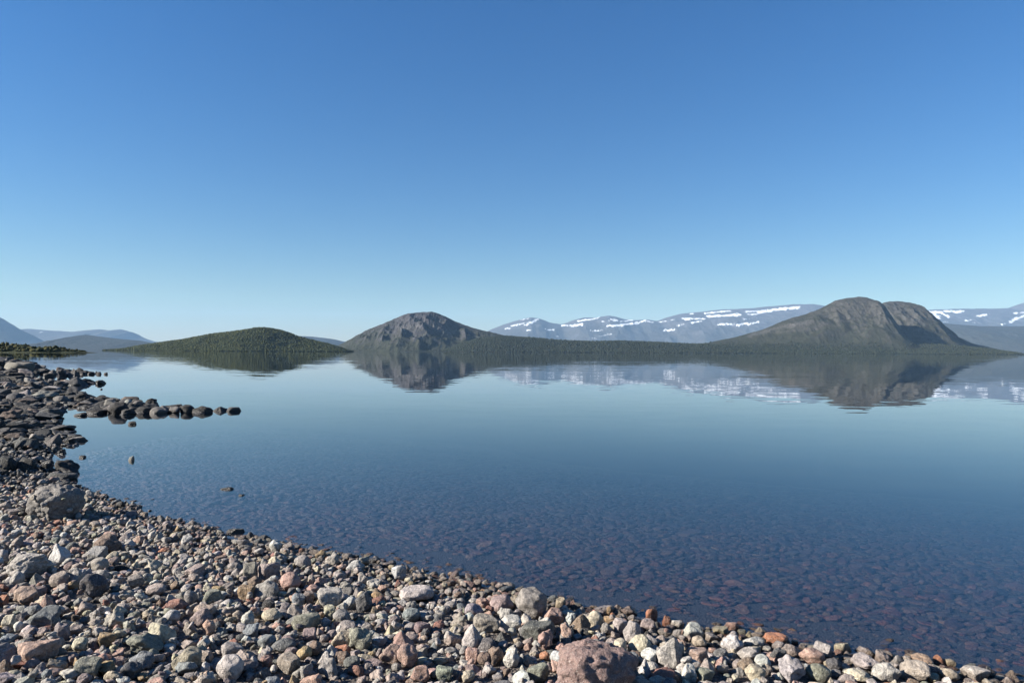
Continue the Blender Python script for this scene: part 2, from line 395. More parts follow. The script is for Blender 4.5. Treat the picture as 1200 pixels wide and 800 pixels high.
hill('snowy_mountains', [Comp([(540, 404), (560, 394), (575, 386), (590, 380), (610, 374), (622, 371.5), (632, 373), (645, 378), (658, 380), (672, 375), (683, 372), (697, 372), (713, 369.5), (722, 371), (732, 374),
      (745, 375), (757, 374), (770, 376), (782, 371.5), (800, 367), (820, 365.5), (845, 362.5), (880, 361), (905, 358.5), (930, 356.5), (955, 356), (968, 359), (1010, 361), (1060, 362.5), (1083, 363),
      (1110, 362), (1125, 361.5), (1160, 361.5), (1182, 361), (1192, 357), (1205, 353), (1235, 350), (1290, 360), (1340, 380), (1390, 407)], 18000, 4500, 3000, 1.2, 0.10, seed=3.0, ridge_amp=0.012)],
     FELL, 1500, 150, 'long blue-grey mountain range streaked with old snow', snow=SNOW)
hill('shaded_foothill', [Comp([(1040, 404), (1060, 390), (1085, 381), (1103, 378.5), (1120, 380), (1150, 382), (1200, 382), (1260, 385), (1330, 396), (1370, 407)], 10500, 2500, 1500, 1.1, 0.08, seed=8.0)],
     FAR, 320, 70, 'dark blue foothill below the snowy range')
hill('far_left_fells', [Comp([(-20, 400), (20, 386), (35, 385), (60, 387), (85, 388.5), (105, 386.5), (118, 385.5), (128, 387), (142, 385.5), (155, 389), (165, 395), (180, 399.5), (195, 402), (218, 409)], 17000, 3000, 2000, 1.2, 0.08, seed=21.0)],
     FELL, 300, 60, 'faint blue fells far across the inlet', snow=[([(46, 390), (49, 389.5)], .7)])
hill('blue_mountain', [Comp([(-140, 352), (-80, 345), (-30, 358), (0, 372), (7, 377.5), (12, 380), (25, 387), (40, 396), (55, 403), (72, 411)], 13000, 2600, 2000, 1.1, 0.08, seed=31.0)],
     FAR, 260, 70, 'steep blue mountain flank')
hill('inlet_hill', [Comp([(40, 410), (55, 405), (70, 400), (85, 395), (102, 392), (115, 394), (140, 397), (165, 399), (185, 403), (212, 410)], 7500, 1300, 1000, 1.2, 0.08, seed=41.0)],
     FAR, 240, 60, 'rounded blue-grey hill behind the inlet')
hill('distant_ridge', [Comp([(310, 402), (340, 393), (365, 394), (390, 397), (412, 402), (440, 410)], 11000, 1500, 1200, 1.2, 0.08, seed=45.0)], FAR, 160, 50, 'thin blue ridge between the two near hills')
hill('rocky_mountain', [Comp([(378, 412), (390, 408), (400, 403), (415, 395), (430, 387), (445, 381), (460, 375), (475, 368.5), (485, 366.5), (497, 365.5), (506, 365), (515, 368), (525, 372), (540, 379), (555, 384),
      (575, 389), (595, 394), (625, 402), (650, 411)], 4000, 560, 500, 1.0, 0.26, seed=50.0, shift=0.9, ridge_amp=0.035)],
     ROCKY, 720, 240, 'grey rocky mountain with a cliffed face', scree=[([(499, 366.5), (501, 371)], 1.5), ([(470, 385), (500, 381), (530, 390)], 7), ([(480, 397), (515, 388)], 4)])
RIDGE_C = Comp([(520, 411), (540, 403), (560, 397), (590, 394), (620, 396), (650, 398.5), (690, 400.5), (730, 400), (760, 401), (800, 403), (840, 404), (870, 406), (900, 412)], 3600, 420, 500, 1.0, 0.08, seed=55.0)
hill('wooded_ridge', [RIDGE_C], RIDGE, 420, 70, 'long low dark wooded ridge along the far shore')
DOME_C = [Comp([(790, 412), (810, 406), (835, 400), (860, 395), (878, 390), (895, 385), (912, 378), (930, 371.5), (950, 365.5), (962, 361), (970, 356.5), (980, 352), (990, 349.5), (1005, 347.8), (1014, 348.8), (1020, 351.5), (1026, 357), (1032, 369), (1040, 383), (1050, 395), (1064, 405)], 3960, 460, 330, 0.6, 0.18, seed=60.0, shift=0.4, ridge_amp=0.022),
          Comp([(985, 406), (996, 392), (1008, 376), (1018, 364), (1028, 357.5), (1036, 354.5), (1042, 353), (1052, 353), (1062, 353.8), (1070, 355.5), (1077, 360.5), (1087, 370), (1097, 380), (1107, 389), (1130, 400), (1155, 406), (1175, 412)], 4330, 560, 420, 0.9, 0.20, seed=66.0, ridge_amp=0.022),
          Comp([(800, 412), (830, 407), (880, 404), (940, 402), (1000, 401), (1060, 402), (1110, 404), (1150, 408), (1185, 413)], 3700, 330, 500, 1.0, 0.12, seed=71.0)]
hill('domed_mountain', DOME_C, DOME, 760, 300, 'brown twin-domed mountain with a shaded cleft',
     scree=[([(1048, 390), (1075, 394), (1105, 397)], 3.0), ([(1075, 398), (1100, 400)], 1.5), ([(880, 393), (915, 383), (950, 377)], 5), ([(905, 390), (955, 385)], 3), ([(1050, 362), (1085, 380)], 3.5)])
WOOD_C = Comp([(128, 412.5), (150, 408.5), (165, 405), (195, 400.5), (215, 398), (240, 393), (252, 391), (275, 388.5), (300, 384.5), (310, 384), (322, 385.5), (335, 389), (350, 395), (365, 398.5), (380, 402), (395, 406), (410, 412.5)], 2000, 260, 300, 1.0, 0.10, seed=80.0)
hill('wooded_hill', [WOOD_C], WOODED, 420, 90, 'low dark green wooded hill on the lake')
POINT_C = Comp([(-160, 406), (-60, 406.5), (0, 407.5), (40, 408.5), (70, 410), (90, 413)], 430, 26, 60, 1.0, 0.10, seed=85.0)
hill('low_point', [POINT_C], WOODED, 160, 40, 'low green point of land')

# ------------------------------------------------------------------ scrub and birch woods (masses)
def ico(sub):
    bm = bmesh.new(); bmesh.ops.create_icosphere(bm, subdivisions=sub, radius=1.0)
    bm.verts.ensure_lookup_table()
    v = np.array([x.co[:] for x in bm.verts]); f = np.array([[a.index for a in p.verts] for p in bm.faces]); bm.free()
    return v, f
ICO = {k: ico(k) for k in (1, 2, 3, 4, 5)}
g = N('birch_scrub')
at = g.new('ShaderNodeAttribute', attribute_name='tint').outputs['Color']
pos = g.new('ShaderNodeNewGeometry').outputs['Position']
c = g.mix(1.0, at, g.ramp(g.noise(pos, 0.9, 4, 0.7), (0.3, 0.55), (0.7, 1.35)), 'MULTIPLY')
b = g.new('ShaderNodeBsdfPrincipled', _Roughness=0.9); b.inputs['Specular IOR Level'].default_value = 0.1; g.ln(c, b.inputs['Base Color'])
bp = g.new('ShaderNodeBump', _Strength=1.0, _Distance=0.5); g.ln(g.noise(pos, 1.6, 4, 0.7), bp.inputs['Height']); g.ln(bp.outputs[0], b.inputs['Normal'])
g.ln(b.outputs[0], g.out.inputs[0]); SCRUB_M = g.m
def blobs(name, P, r, hgt, colors, sub, label):
    bv, bf = ICO[sub]; n = len(P); nb = len(bv)
    rs = np.random.default_rng(len(P))
    jit = 1 + 0.55 * (rs.random((n, nb, 1)) - 0.5)
    V = bv[None] * jit * np.stack([r * (0.8 + .4 * rs.random(n)), r * (0.8 + .4 * rs.random(n)), hgt * 0.62], 1)[:, None, :]
    V = V + P[:, None, :] + np.array([0, 0, 1])[None, None] * (hgt * 0.45)[:, None, None]
    fc = (bf[None] + (np.arange(n) * nb)[:, None, None]).reshape(-1, 3)
    cl = np.repeat(np.concatenate([colors, np.ones((n, 1))], 1), nb, 0)
    link(name, mesh_from(name, V.reshape(-1, 3), fc, False, {'tint': cl}, SCRUB_M), kind='stuff', label=label)
def scatter(comps, n, x0, x1, y0, y1, zmin, zmax, seed):
    rs = np.random.default_rng(seed)
    x = rs.uniform(x0, x1, n); y = rs.uniform(y0, y1, n)
    z = smax([c.h(x, y) for c in comps])
    k = (z > zmin) & (z < zmax)
    return np.stack([x, y, z], 1)[k], rs
def greens(rs, n, a=(0.020, 0.028, 0.010), b_=(0.060, 0.064, 0.020)):
    t = rs.random((n, 1)); return np.array(a) * (1 - t) + np.array(b_) * t
P, rs = scatter([WOOD_C], 15000, WOOD_C.x0, WOOD_C.x1, 1740, 2060, 0.4, 90, 1)
blobs('birch_wood', P, 1.4 + 1.6 * rs.random(len(P)), 1.6 + 2 * rs.random(len(P)), greens(rs, len(P)), 1, 'birch wood covering the low green hill')
P, rs = scatter([RIDGE_C], 12000, RIDGE_C.x0, RIDGE_C.x1, 3180, 3700, 0.5, 90, 2)
blobs('ridge_wood', P, 2.5 + 2.5 * rs.random(len(P)), 4 + 4 * rs.random(len(P)), greens(rs, len(P), (0.015, 0.019, 0.010), (0.028, 0.031, 0.016)), 1, 'dark wood covering the low ridge')
P, rs = scatter(DOME_C, 24000, DOME_C[0].x0, DOME_C[2].x1, 3360, 4100, 0.5, 95, 3)
k = rs.random(len(P)) < np.clip(1.0 - P[:, 2] / 70, 0, 1) ** 1.5; P = P[k]
blobs('mountain_wood', P, 2.2 + 2.2 * rs.random(len(P)), 3.5 + 4 * rs.random(len(P)), greens(rs, len(P), (0.013, 0.017, 0.008), (0.032, 0.034, 0.015)), 1, 'scattered wood on the foot of the domed mountain')
P, rs = scatter([POINT_C], 1500, POINT_C.x0, POINT_C.x1, 400, 460, 0.5, 20, 4)
tall = np.clip(2.2 * fbm(P[:, 0] * 0.09 + 3, P[:, 1] * 0.09, 3) - 0.35, 0.25, 1.6) * np.clip((POINT_C.x1 - P[:, 0]) / 14, 0.35, 1)
blobs('birch_thicket', P, (0.6 + 0.9 * rs.random(len(P))) * (0.5 + 0.6 * tall), (0.8 + 2.2 * rs.random(len(P)) ** 1.5) * tall, greens(rs, len(P), (0.020, 0.026, 0.009), (0.060, 0.056, 0.020)), 2, 'birch thicket on the low point')

# ------------------------------------------------------------------ air
hm_ = N('haze')
pv = hm_.new('ShaderNodeVolumePrincipled'); pv.inputs['Color'].default_value = (0.36, 0.60, 0.90, 1); pv.inputs['Density'].default_value = 2.2e-5
pv.inputs['Density Attribute'].default_value = ''; pv.inputs['Anisotropy'].default_value = 0.0
hm_.ln(pv.outputs[0], hm_.out.inputs['Volume'])
bm = bmesh.new(); bmesh.ops.create_cube(bm, size=1.0)
for v in bm.verts: v.co = (v.co.x * 54000, v.co.y * 54000, 1480.0 if v.co.z > 0 else -41.0)
me = bpy.data.meshes.new('haze'); bm.to_mesh(me); bm.free(); me.materials.append(hm_.m)
link('haze', me, kind='stuff', label='thin blue summer haze over the lake and mountains')
# STONES
# ------------------------------------------------------------------ stones
PAL = {  # dry colours of the rock kinds
    'pg': ((0.345, 0.31, 0.275), 'pale grey'), 'gr': ((0.235, 0.21, 0.19), 'grey'), 'dg': ((0.105, 0.10, 0.095), 'dark grey'),
    'pb': ((0.27, 0.195, 0.15), 'pinkish brown'), 'bk': ((0.040, 0.037, 0.034), 'blackish'), 'pk': ((0.36, 0.235, 0.185), 'pink'), 'rd': ((0.24, 0.115, 0.085), 'reddish'),
    'br': ((0.17, 0.118, 0.085), 'brown'), 'cr': ((0.42, 0.37, 0.265), 'cream'), 'oc': ((0.31, 0.215, 0.115), 'ochre'),
    'gg': ((0.21, 0.205, 0.155), 'greenish grey'), 'bg': ((0.18, 0.187, 0.185), 'blue-grey'), 'mv': ((0.23, 0.172, 0.155), 'mauve'),
    'wh': ((0.43, 0.41, 0.37), 'whitish'), 'or': ((0.33, 0.15, 0.085), 'orange'), 'tn': ((0.34, 0.28, 0.205), 'tan'), 'gp': ((0.285, 0.235, 0.20), 'pinkish grey'),
}
SHP = {'r': 'rounded', 'b': 'blocky', 'w': 'peaked', 'f': 'flat', 'l': 'lumpy', 'B': 'rough'}
def proto(kind, sub, seed):
    rs = np.random.default_rng(seed); d = ICO[sub][0]
    pl = []
    def rnd(n, lo, hi):
        for _ in range(n):
            q = rs.normal(size=3); q /= np.linalg.norm(q); pl.append((q, rs.uniform(lo, hi)))
    pw = 16; amp = 0.05
    if kind == 'r': rnd(11, .74, .97); pw = 20; amp = 0.045
    elif kind == 'b':
        Q, _ = np.linalg.qr(rs.normal(size=(3, 3)) * 0.35 + np.eye(3) * 1.5)
        for i in range(3):
            for s in (-1, 1):
                q = Q[:, i] * s + rs.normal(size=3) * 0.16; q /= np.linalg.norm(q); pl.append((q, rs.uniform(.52, .70)))
        rnd(6, .70, .90); pw = 40
    elif kind == 'w':
        a0 = rs.uniform(0, 6.28)
        for i in range(4):
            a = a0 + i * 1.57 + rs.normal() * .25; t = rs.uniform(.5, .85)
            q = np.array([math.cos(a) * math.cos(t), math.sin(a) * math.cos(t), math.sin(t)]); pl.append((q, rs.uniform(.40, .58)))
        pl.append((np.array([0, 0, -1.0]), .45)); rnd(6, .70, .92); pw = 36
    elif kind == 'f':
        for s in (-1, 1):
            q = np.array([0, 0, s]) + rs.normal(size=3) * 0.14; q /= np.linalg.norm(q); pl.append((q, rs.uniform(.62, .75)))
        for i in range(7):
            a = rs.uniform(0, 6.28); q = np.array([math.cos(a), math.sin(a), rs.normal() * .3]); q /= np.linalg.norm(q); pl.append((q, rs.uniform(.68, .92)))
        pw = 30
    elif kind == 'B': rnd(15, .66, .94); pw = 26; amp = 0.034
    else: rnd(16, .60, .90); pw = 32; amp = 0.08
    acc = np.ones(len(d))
    for q, o in pl: acc = acc + np.maximum(d @ q / o, 0) ** pw
    r = acc ** (-1.0 / pw)
    nk = 70 if kind == 'B' else 30
    for k in range(nk):
        f = (6.0 + 36.0 * k / nk) if kind == 'B' else 2.0 + 13.0 * (k / nk) ** 1.3; w = rs.normal(size=3); w *= f / np.linalg.norm(w)
        r = r * (1 + amp * (0.8 / f ** 0.45 if kind == 'B' else 1.1 / f ** 0.75) * np.sin(d @ w + rs.uniform(0, 6.28)))
    v = d * r[:, None]
    lo, hi = v.min(0), v.max(0)
    return (v - (lo + hi) / 2) / ((hi - lo) / 2)
KINDS = 'rbwflB'
NP = 10
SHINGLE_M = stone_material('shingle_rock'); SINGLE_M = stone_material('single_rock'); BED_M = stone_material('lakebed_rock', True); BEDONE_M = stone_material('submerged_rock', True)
_cache = {}
def pv_(kind, i, sub):
    k = (kind, i % NP, sub)
    if k not in _cache: _cache[k] = proto(kind, sub, 1000 * KINDS.index(kind) + i % NP)
    return _cache[k]
_mesh = {}
def pmesh(kind, i, sub, mat):
    k = (kind, i % NP, sub, mat.name)
    if k not in _mesh: _mesh[k] = mesh_from('stone_' + SHP[kind], pv_(kind, i, sub), ICO[sub][1], True, mat=mat)
    return _mesh[k]

# --- stones set out one by one: x0 x1 y0 y1 (photo pixels) rock shape [| label [| how others refer to it]]
HAND = """
645 751 768 840 pb B | biggest boulder at the bottom edge, rough pinkish-brown granite | big pinkish granite boulder
38 101 574 617 gr B | big rough grey boulder standing at the small cove | big grey boulder
15 62 654 684 pg B | broad pale lumpy boulder on the shingle, wider than its neighbours | pale lumpy boulder
27 74 758 785 pk b | large smooth pink block with a black shaded end | smooth pink block
177 208 737 759 cr b | cream square-cut stone, the palest block on the lower beach | cream square block
605 643 698 731 gr r | tall rounded dark-speckled grey boulder at the waterline | tall grey waterline boulder
330 357 676 696 pk r | plump pink granite cobble among grey stones | plump pink cobble
612 654 735 757 dg f | smooth dark slate slab lying in front of the grey waterline boulder | slate slab
770 804 754 785 pg w | pale pyramid-shaped stone with a sharp top | pale pyramid stone
893 922 746 760 or f | orange-red wet stone lying in the water's edge | orange waterline stone
937 966 765 782 pk r | salmon-pink rounded stone beside the water | salmon-pink stone
1066 1091 771 785 pk r | round pink stone with a wet rusty foot in the shallows | round pink wet stone
1126 1156 786 801 pg b | pale flat-topped block, last big stone along the shore | pale flat-topped block
737 764 750 772 cr r | cream egg-shaped stone with a dark shaded side | cream egg stone
116 147 632 651 br l | rust-brown lumpy stone with an ochre patch | rust-brown stone
96 123 778 799 gg b | greenish-grey angular block near the bottom edge | greenish angular block
258 291 776 803 pg r | large pale grey speckled stone cut by the bottom edge | large pale speckled stone
309 335 718 732 tn r | tan oval stone casting a long dark shadow | tan oval stone
208 241 768 789 tn f | tan flat slab with a pointed end | tan pointed slab
462 488 746 765 pk w | salmon peaked stone, the pinkest one in the middle of the beach | salmon peaked stone
460 479 666 683 wh b | white square stone standing proud at the waterline | white waterline stone
588 612 726 743 wh b | whitish cube-like stone with crisp edges | whitish cube stone
375 403 695 714 pg b | speckled pale block split by a black shadow | speckled split block
44 74 718 740 bg b | blue-grey square block with a flat lit face | blue-grey square block
668 694 725 745 br w | dark brown peaked stone among pale ones | dark brown peaked stone
845 871 749 767 wh l | whitish ridged stone close to the water | whitish ridged stone
99 130 680 706 dg l | dark knobbly conglomerate stone | dark knobbly stone
510 470 692 709 pg f | long pale flat-backed stone near the waterline | long pale stone
154 195 749 771 gg l | greenish crusty stone touching the cream square block | greenish crusty stone
420 438 688 721 dg b | tall dark bluish upright stone | tall dark upright stone
61 87 642 662 wh w
80 96 638 650 dg r
107 129 645 661 gr b
129 142 650 662 cr b
109 132 658 674 gp r
62 86 675 693 gp f
85 103 670 691 pg l
20 50 693 711 pk l
3 14 700 713 or b
17 32 674 690 pg r
37 55 676 691 gr w
52 68 701 719 pk w
34 55 712 725 bg f
9 23 724 741 cr b
22 33 731 743 wh r
-4 8 742 756 oc b
22 45 774 785 rd b
-10 28 761 786 gr l
90 100 767 785 oc w
121 140 780 795 oc b
119 133 770 785 pk r
134 151 773 784 pk f
89 108 751 766 cr r
119 142 745 761 oc b
54 68 788 800 bg r
77 97 788 800 wh f
68 87 735 753 gr f
157 187 769 788 bg l
148 172 781 800 dg l
206 234 780 795 bg l
228 253 718 737 mv l
240 256 731 747 pk r
195 224 706 720 rd l
194 215 719 734 wh r
220 235 695 710 gr r
243 266 695 710 gg f
283 301 690 704 oc b
175 198 688 700 pg f
252 266 689 699 oc f
286 302 721 738 pg r
262 289 759 777 gr b
231 256 713 726 tn f
240 251 779 791 wh r
305 331 664 683 gp b
300 332 686 706 gr l
288 305 660 684 gg b
288 301 689 702 oc b
293 310 679 690 br r
315 332 656 671 cr l
318 332 636 649 wh r
347 366 655 669 gr r
384 401 651 667 pg l
408 430 660 673 wh l
362 377 688 699 pk r
358 373 696 710 mv b
404 421 703 716 wh r
344 361 699 711 bg f
352 360 644 651 or r
371 385 647 657 oc l
337 361 711 727 gp w
381 398 713 728 cr b
392 413 719 736 gr r
345 378 724 742 gg f
358 375 740 753 mv b
306 327 748 762 bg r
320 351 753 767 dg r
363 381 755 770 br r
351 369 761 775 oc r
392 414 745 761 cr b
395 414 758 768 or f
379 401 758 771 wh w
411 439 743 766 gg l
330 355 773 791 gp b
377 402 779 798 gr l
355 371 783 800 gr b
405 426 773 787 dg r
395 415 766 779 br f
309 323 772 783 pk f
448 472 762 780 pk b
468 493 762 787 pk l
543 571 740 766 pg w
562 581 752 768 dg b
545 569 712 728 gr l
575 604 703 722 mv r
583 604 716 730 pg l
555 590 726 743 gg f
561 579 769 783 br r
573 593 764 782 br l
592 611 764 785 wh l
610 622 734 752 dg b
548 563 764 780 pk b
473 495 717 731 bg r
457 472 725 738 mv r
487 507 732 744 mv f
484 507 785 802 pk b
511 535 785 802 gg b
541 560 790 802 tn r
638 661 718 734 pk b
687 708 721 739 cr r
664 677 721 736 wh l
705 720 734 746 gr l
719 736 729 746 pg b
731 752 734 757 gp l
717 737 754 772 cr r
747 764 776 796 wh w
732 748 769 785 bg b
652 664 702 717 tn f
711 719 706 723 oc r
618 646 784 802 gg f
633 646 766 776 or r
630 652 744 765 pk l
755 772 716 729 or f
776 789 724 735 or r
787 801 729 739 wh f
800 824 736 752 wh b
810 829 749 762 tn r
835 855 737 746 cr f
871 895 751 763 wh f
864 889 763 777 pg r
865 883 776 790 br b
836 853 763 775 dg r
821 840 776 795 gp w
815 837 787 801 gg b
798 816 784 802 wh b
804 831 764 783 pk f
873 897 784 802 cr r
884 903 772 786 wh r
762 794 791 804 rd r
905 920 755 768 gr r
915 935 760 772 gp r
977 996 755 766 cr f
998 1031 773 789 pg l
1091 1105 771 781 or r
1152 1162 784 794 dg b
1040 1063 771 786 gr w
1022 1053 783 802 pg l
1055 1086 781 802 gp b
1098 1123 788 802 tn r
1082 1101 783 798 mv r
990 1018 789 802 cr r
1012 1023 765 775 br r
908 941 776 802 pg l
944 976 784 802 gg r
101 113 577 587 pg r
139 149 589 596 bk f
260 276 571 574 bk f | thin dark stone just breaking the calm water off the cove
281 290 579 581 bk f | small dark sliver of rock awash beside a bigger one off the cove
268 290 620 625 dg f | low dark stone awash just off the shingle
290 300 625 633 dg r
300 311 633 641 dg r
152 160 535 540 wh r | single small white stone alone in open water
"""
FARROCK = """
5 42 421 440 gr f | huge flat-topped pale boulder at the far end of the shore | huge flat-topped far boulder
4 26 430 441 bk r
20 35 431 440 gr r
31 43 421 438 bk w
-6 8 420 434 bk b
47 60 431 439 bk r
50 65 436 443 dg r
58 67 432 440 gr r
68 79 431 442 dg r
81 94 431 442 dg w
94 101 435 439 bk f
104 112 435 439 bk f
114 120 435 439 bk f
122 127 436 439 bk f
79 105 440 453 dg w | dark pyramid rock with a pointed lake end below the far boulders | dark pyramid rock
56 67 443 452 gr r
46 57 445 454 gr l
66 80 445 453 dg l
48 71 452 461 gr f
37 50 448 456 dg r
71 91 456 469 bk l
90 107 458 472 bk b
106 131 460 473 bk l
62 83 462 474 gr f
29 47 463 473 dg r
90 110 470 476 gr f
118 121 454.5 456.5 bk f | tiny dark rock tip alone beyond the spit
47 75 476 492 dg r | rounded dark boulder at the root of the spit | rounded dark boulder at the spit root
62 73 490 497 bk f
39 49 491 499 dg r
49 66 497 503 dg f
88 103 482 488 bk f
103 126 478 486 bk f | long low black rock on the near side of the spit | long low black spit rock
129 151 466 487 bk r | tallest black rounded boulder of the spit | tallest black spit boulder
120 137 465 474 gr f
146 157 465 477 wh r | small whitish stone perched among black spit rocks | whitish spit stone
155 170 467 479 gr r
171 186 464 476 bk r
156 179 474 486 bk l
163 186 471 485 bk r
142 160 477 487 bk l
177 197 474 486 gr r | pale round boulder of the spit with a dark lake side | pale round spit boulder
197 212 474 485 gr b | squarish pale boulder of the spit between two rounder ones | squarish pale spit boulder
211 230 471 485 bk r | domed black boulder past the pale ones on the spit | domed black spit boulder
227 250 473 485 bk l | long-backed black boulder near the end of the spit | long-backed black spit boulder
250 267 474 483 dg w | small triangular rock, last but one on the spit
267 284 475 483 dg f | flat brown-grey rock ending the spit, farthest out in the lake
152 163 492 498 bk f | low black stone awash just in front of the spit
9 30 506 520 br l | brown-grey mound boulder behind another in the dark shore rocks
15 49 510 532 dg l | broad brown-grey mound boulder among the dark shore rocks | broad mound boulder
52 79 506 525 gr w | dark-backed boulder with a pale slanting face in the shallows | slant-faced boulder
80 97 508 513 bk f
82 105 511 518 gr f | thin pale slab lying in the water off the slant-faced boulder
78 91 513 521 bk f
70 79 525 533 bk r
95 103 533 537 bk f
66 97 537 556 bk l | big smooth black boulder in the shallows of the cove | big black cove boulder
50 64 541 554 bk r
60 92 552 565 dg f | low pointed rock lying in the water by the big black boulder | low pointed rock
68 84 564 573 bk f
-8 22 531 558 bk l
17 47 534 558 bk r
-4 8 489 510 bk r
"""
def parse(txt, far):
    out = []
    for ln in txt.strip().splitlines():
        parts = [p.strip() for p in ln.split('|')]; a = parts[0].split()
        x0, x1, y0, y1 = map(float, a[:4]); x0, x1 = min(x0, x1), max(x0, x1)
        out.append(dict(px=(x0, x1, y0, y1), c=a[4], k=a[5], label=parts[1] if len(parts) > 1 else None, ref=parts[2] if len(parts) > 2 else None, far=far))
    return out
ST = []          # every stone: centre, half sizes, yaw, tilt, colour key, shape
rs = np.random.default_rng(77)
hands = parse(HAND, False) + parse(FARROCK, True)
for q, h in enumerate(hands):
    if h['far'] and h['k'] == 'r' and not h['label']: h['k'] = 'lbl'[q % 3]
for h in hands:
    x0, x1, y0, y1 = h['px']; cx, cyy = (x0 + x1) / 2, (y0 + y1) / 2
    z = 0.05
    for _ in range(6):
        p = on_plane(cx, y1 - 0.12 * (y1 - y0), max(z, 0.0)); z = float(ground_z(p[0:1], p[1:2])[0])
        if z < 0: z = 0.0
    D = p[1]; w = (x1 - x0) * D / F; hv = (y1 - y0) * D / F
    dep = w * {'f': .75, 'b': .8}.get(h['k'], .85)
    s = (EYE - z) / math.hypot(D, EYE)                       # sine of the looking-down angle
    H = max((hv - 0.35 * dep * s) / 0.95, 0.36 * w if h['k'] != 'f' else 0.13 * w)
    H *= (0.62 if 440 < y1 < 505 and x0 > 85 else 0.74) if h['far'] else (1.0 if h['k'] == 'B' else 1.12)
    H = min(H, 1.2 * w)
    bury = 0.14 * H if not h['far'] else 0.30 * H
    gz_ = float(ground_z(p[0:1], p[1:2])[0])
    wet = gz_ < 0
    base = (max(gz_, -0.10 - 0.6 * H) if wet else z)
    top = z + H
    hz = (top - (base - bury)) / 2 if not wet else (top + 0.06 + 0.35 * H) / 2
    q = on_plane(cx, cyy, z + 0.42 * H)
    dist_c = (p + np.array([0, 1, 0]) * dep * 0.42)[:2] if True else q[:2]
    xc = (cx - 600) / F * dist_c[1]
    ST.append(dict(p=np.array([xc, dist_c[1], top - hz]), s=np.array([w / 2, dep / 2, hz]), yaw=rs.normal() * (0.25 if h['k'] in 'bf' else 0.5), tilt=rs.normal(size=2) * 0.08,
                   c=h['c'], k=h['k'], i=int(rs.integers(0, 1000)), hand=h))

# --- the mass of the shingle, filled in around them
class Hash:
    def __init__(s, cell): s.c = cell; s.d = {}
    def ok(s, x, y, r, f):
        i, j = int(x // s.c), int(y // s.c)
        for a in range(i - 1, i + 2):
            for b in range(j - 1, j + 2):
                for (X, Y, R_) in s.d.get((a, b), ()):
                    if (X - x) ** 2 + (Y - y) ** 2 < (f * (r + R_)) ** 2: return False
        return True
    def add(s, x, y, r): s.d.setdefault((int(x // s.c), int(y // s.c)), []).append((x, y, r))
def in_view(x, y, z, m=260):
    px, py, w = project(np.stack([x, y, z], -1)); return (w > 0.5) & (px > -m) & (px < 1200 + m) & (py < 900)
W_DRY = dict(pg=.25, gr=.20, dg=.07, pk=.085, rd=.022, br=.04, cr=.06, oc=.015, gg=.035, bg=.02, mv=.07, wh=.07, tn=.05, gp=.20, bk=.01, **{'or': .008})
KWF = dict(r=.12, b=.28, w=.10, f=.28, l=.22)
W_DARK = dict(gr=.11, dg=.28, bk=.54, br=.05, pg=.05, mv=.02)
W_BED = dict(gr=.17, dg=.16, pk=.08, rd=.17, br=.17, gg=.16, mv=.12, tn=.05, bg=.08, pg=.04, cr=.01)
def pick(rs, wts):
    k = list(wts); p = np.array([wts[a] for a in k]); return k[rs.choice(len(k), p=p / p.sum())]
X0, Y0, RES = -11.0, 1.2, 0.02
NX, NY = 950, 700
hx, hy = np.meshgrid(X0 + RES * np.arange(NX), Y0 + RES * np.arange(NY), indexing='ij')
HM = ground_z(hx, hy)
def stamp(x, y, r, zc, rz, read=False):
    i0, i1 = int((x - r - X0) / RES), int((x + r - X0) / RES) + 2; j0, j1 = int((y - r - Y0) / RES), int((y + r - Y0) / RES) + 2
    if i0 < 0 or j0 < 0 or i1 >= NX or j1 >= NY: return None
    sl_ = HM[i0:i1, j0:j1]
    q = ((hx[i0:i1, j0:j1] - x) ** 2 + (hy[i0:i1, j0:j1] - y) ** 2) / (r * r)
    if read:
        m = q < 0.8
        return float(np.mean(sl_[m])) if m.any() else float(sl_.mean())
    m = q < 1
    sl_[m] = np.maximum(sl_[m], zc + rz * np.sqrt(1 - q[m]))
HASH = Hash(0.5)
for s in ST:
    x, y, z = s['p']; r = (s['s'][0] + s['s'][1]) / 2
    HASH.add(x, y, r * 0.92); stamp(x, y, r, z, s['s'][2])
def candidates(rs, n, x0, x1, y0, y1, dmin, dmax):
    x = rs.uniform(x0, x1, n); y = rs.uniform(y0, y1, n); d = sdf(x, y)
    k = (d > dmin) & (d < dmax); x, y, d = x[k], y[k], d[k]; z = ground_z(x, y, d)
    k = in_view(x, y, z); return x[k], y[k], d[k], z[k]
def shapes(rs, k):
    if k == 'f': return np.array([1.15, .85, .42]) * rs.uniform(.85, 1.15, 3)
    if k == 'w': return np.array([1.05, .9, .85]) * rs.uniform(.85, 1.2, 3)
    if k == 'b': return np.array([1.08, .85, .72]) * rs.uniform(.8, 1.2, 3)
    return np.array([1.1, .88, .70]) * rs.uniform(.82, 1.18, 3)
KW = dict(r=.17, b=.30, w=.14, f=.15, l=.24)
fill = []
rs = np.random.default_rng(5)
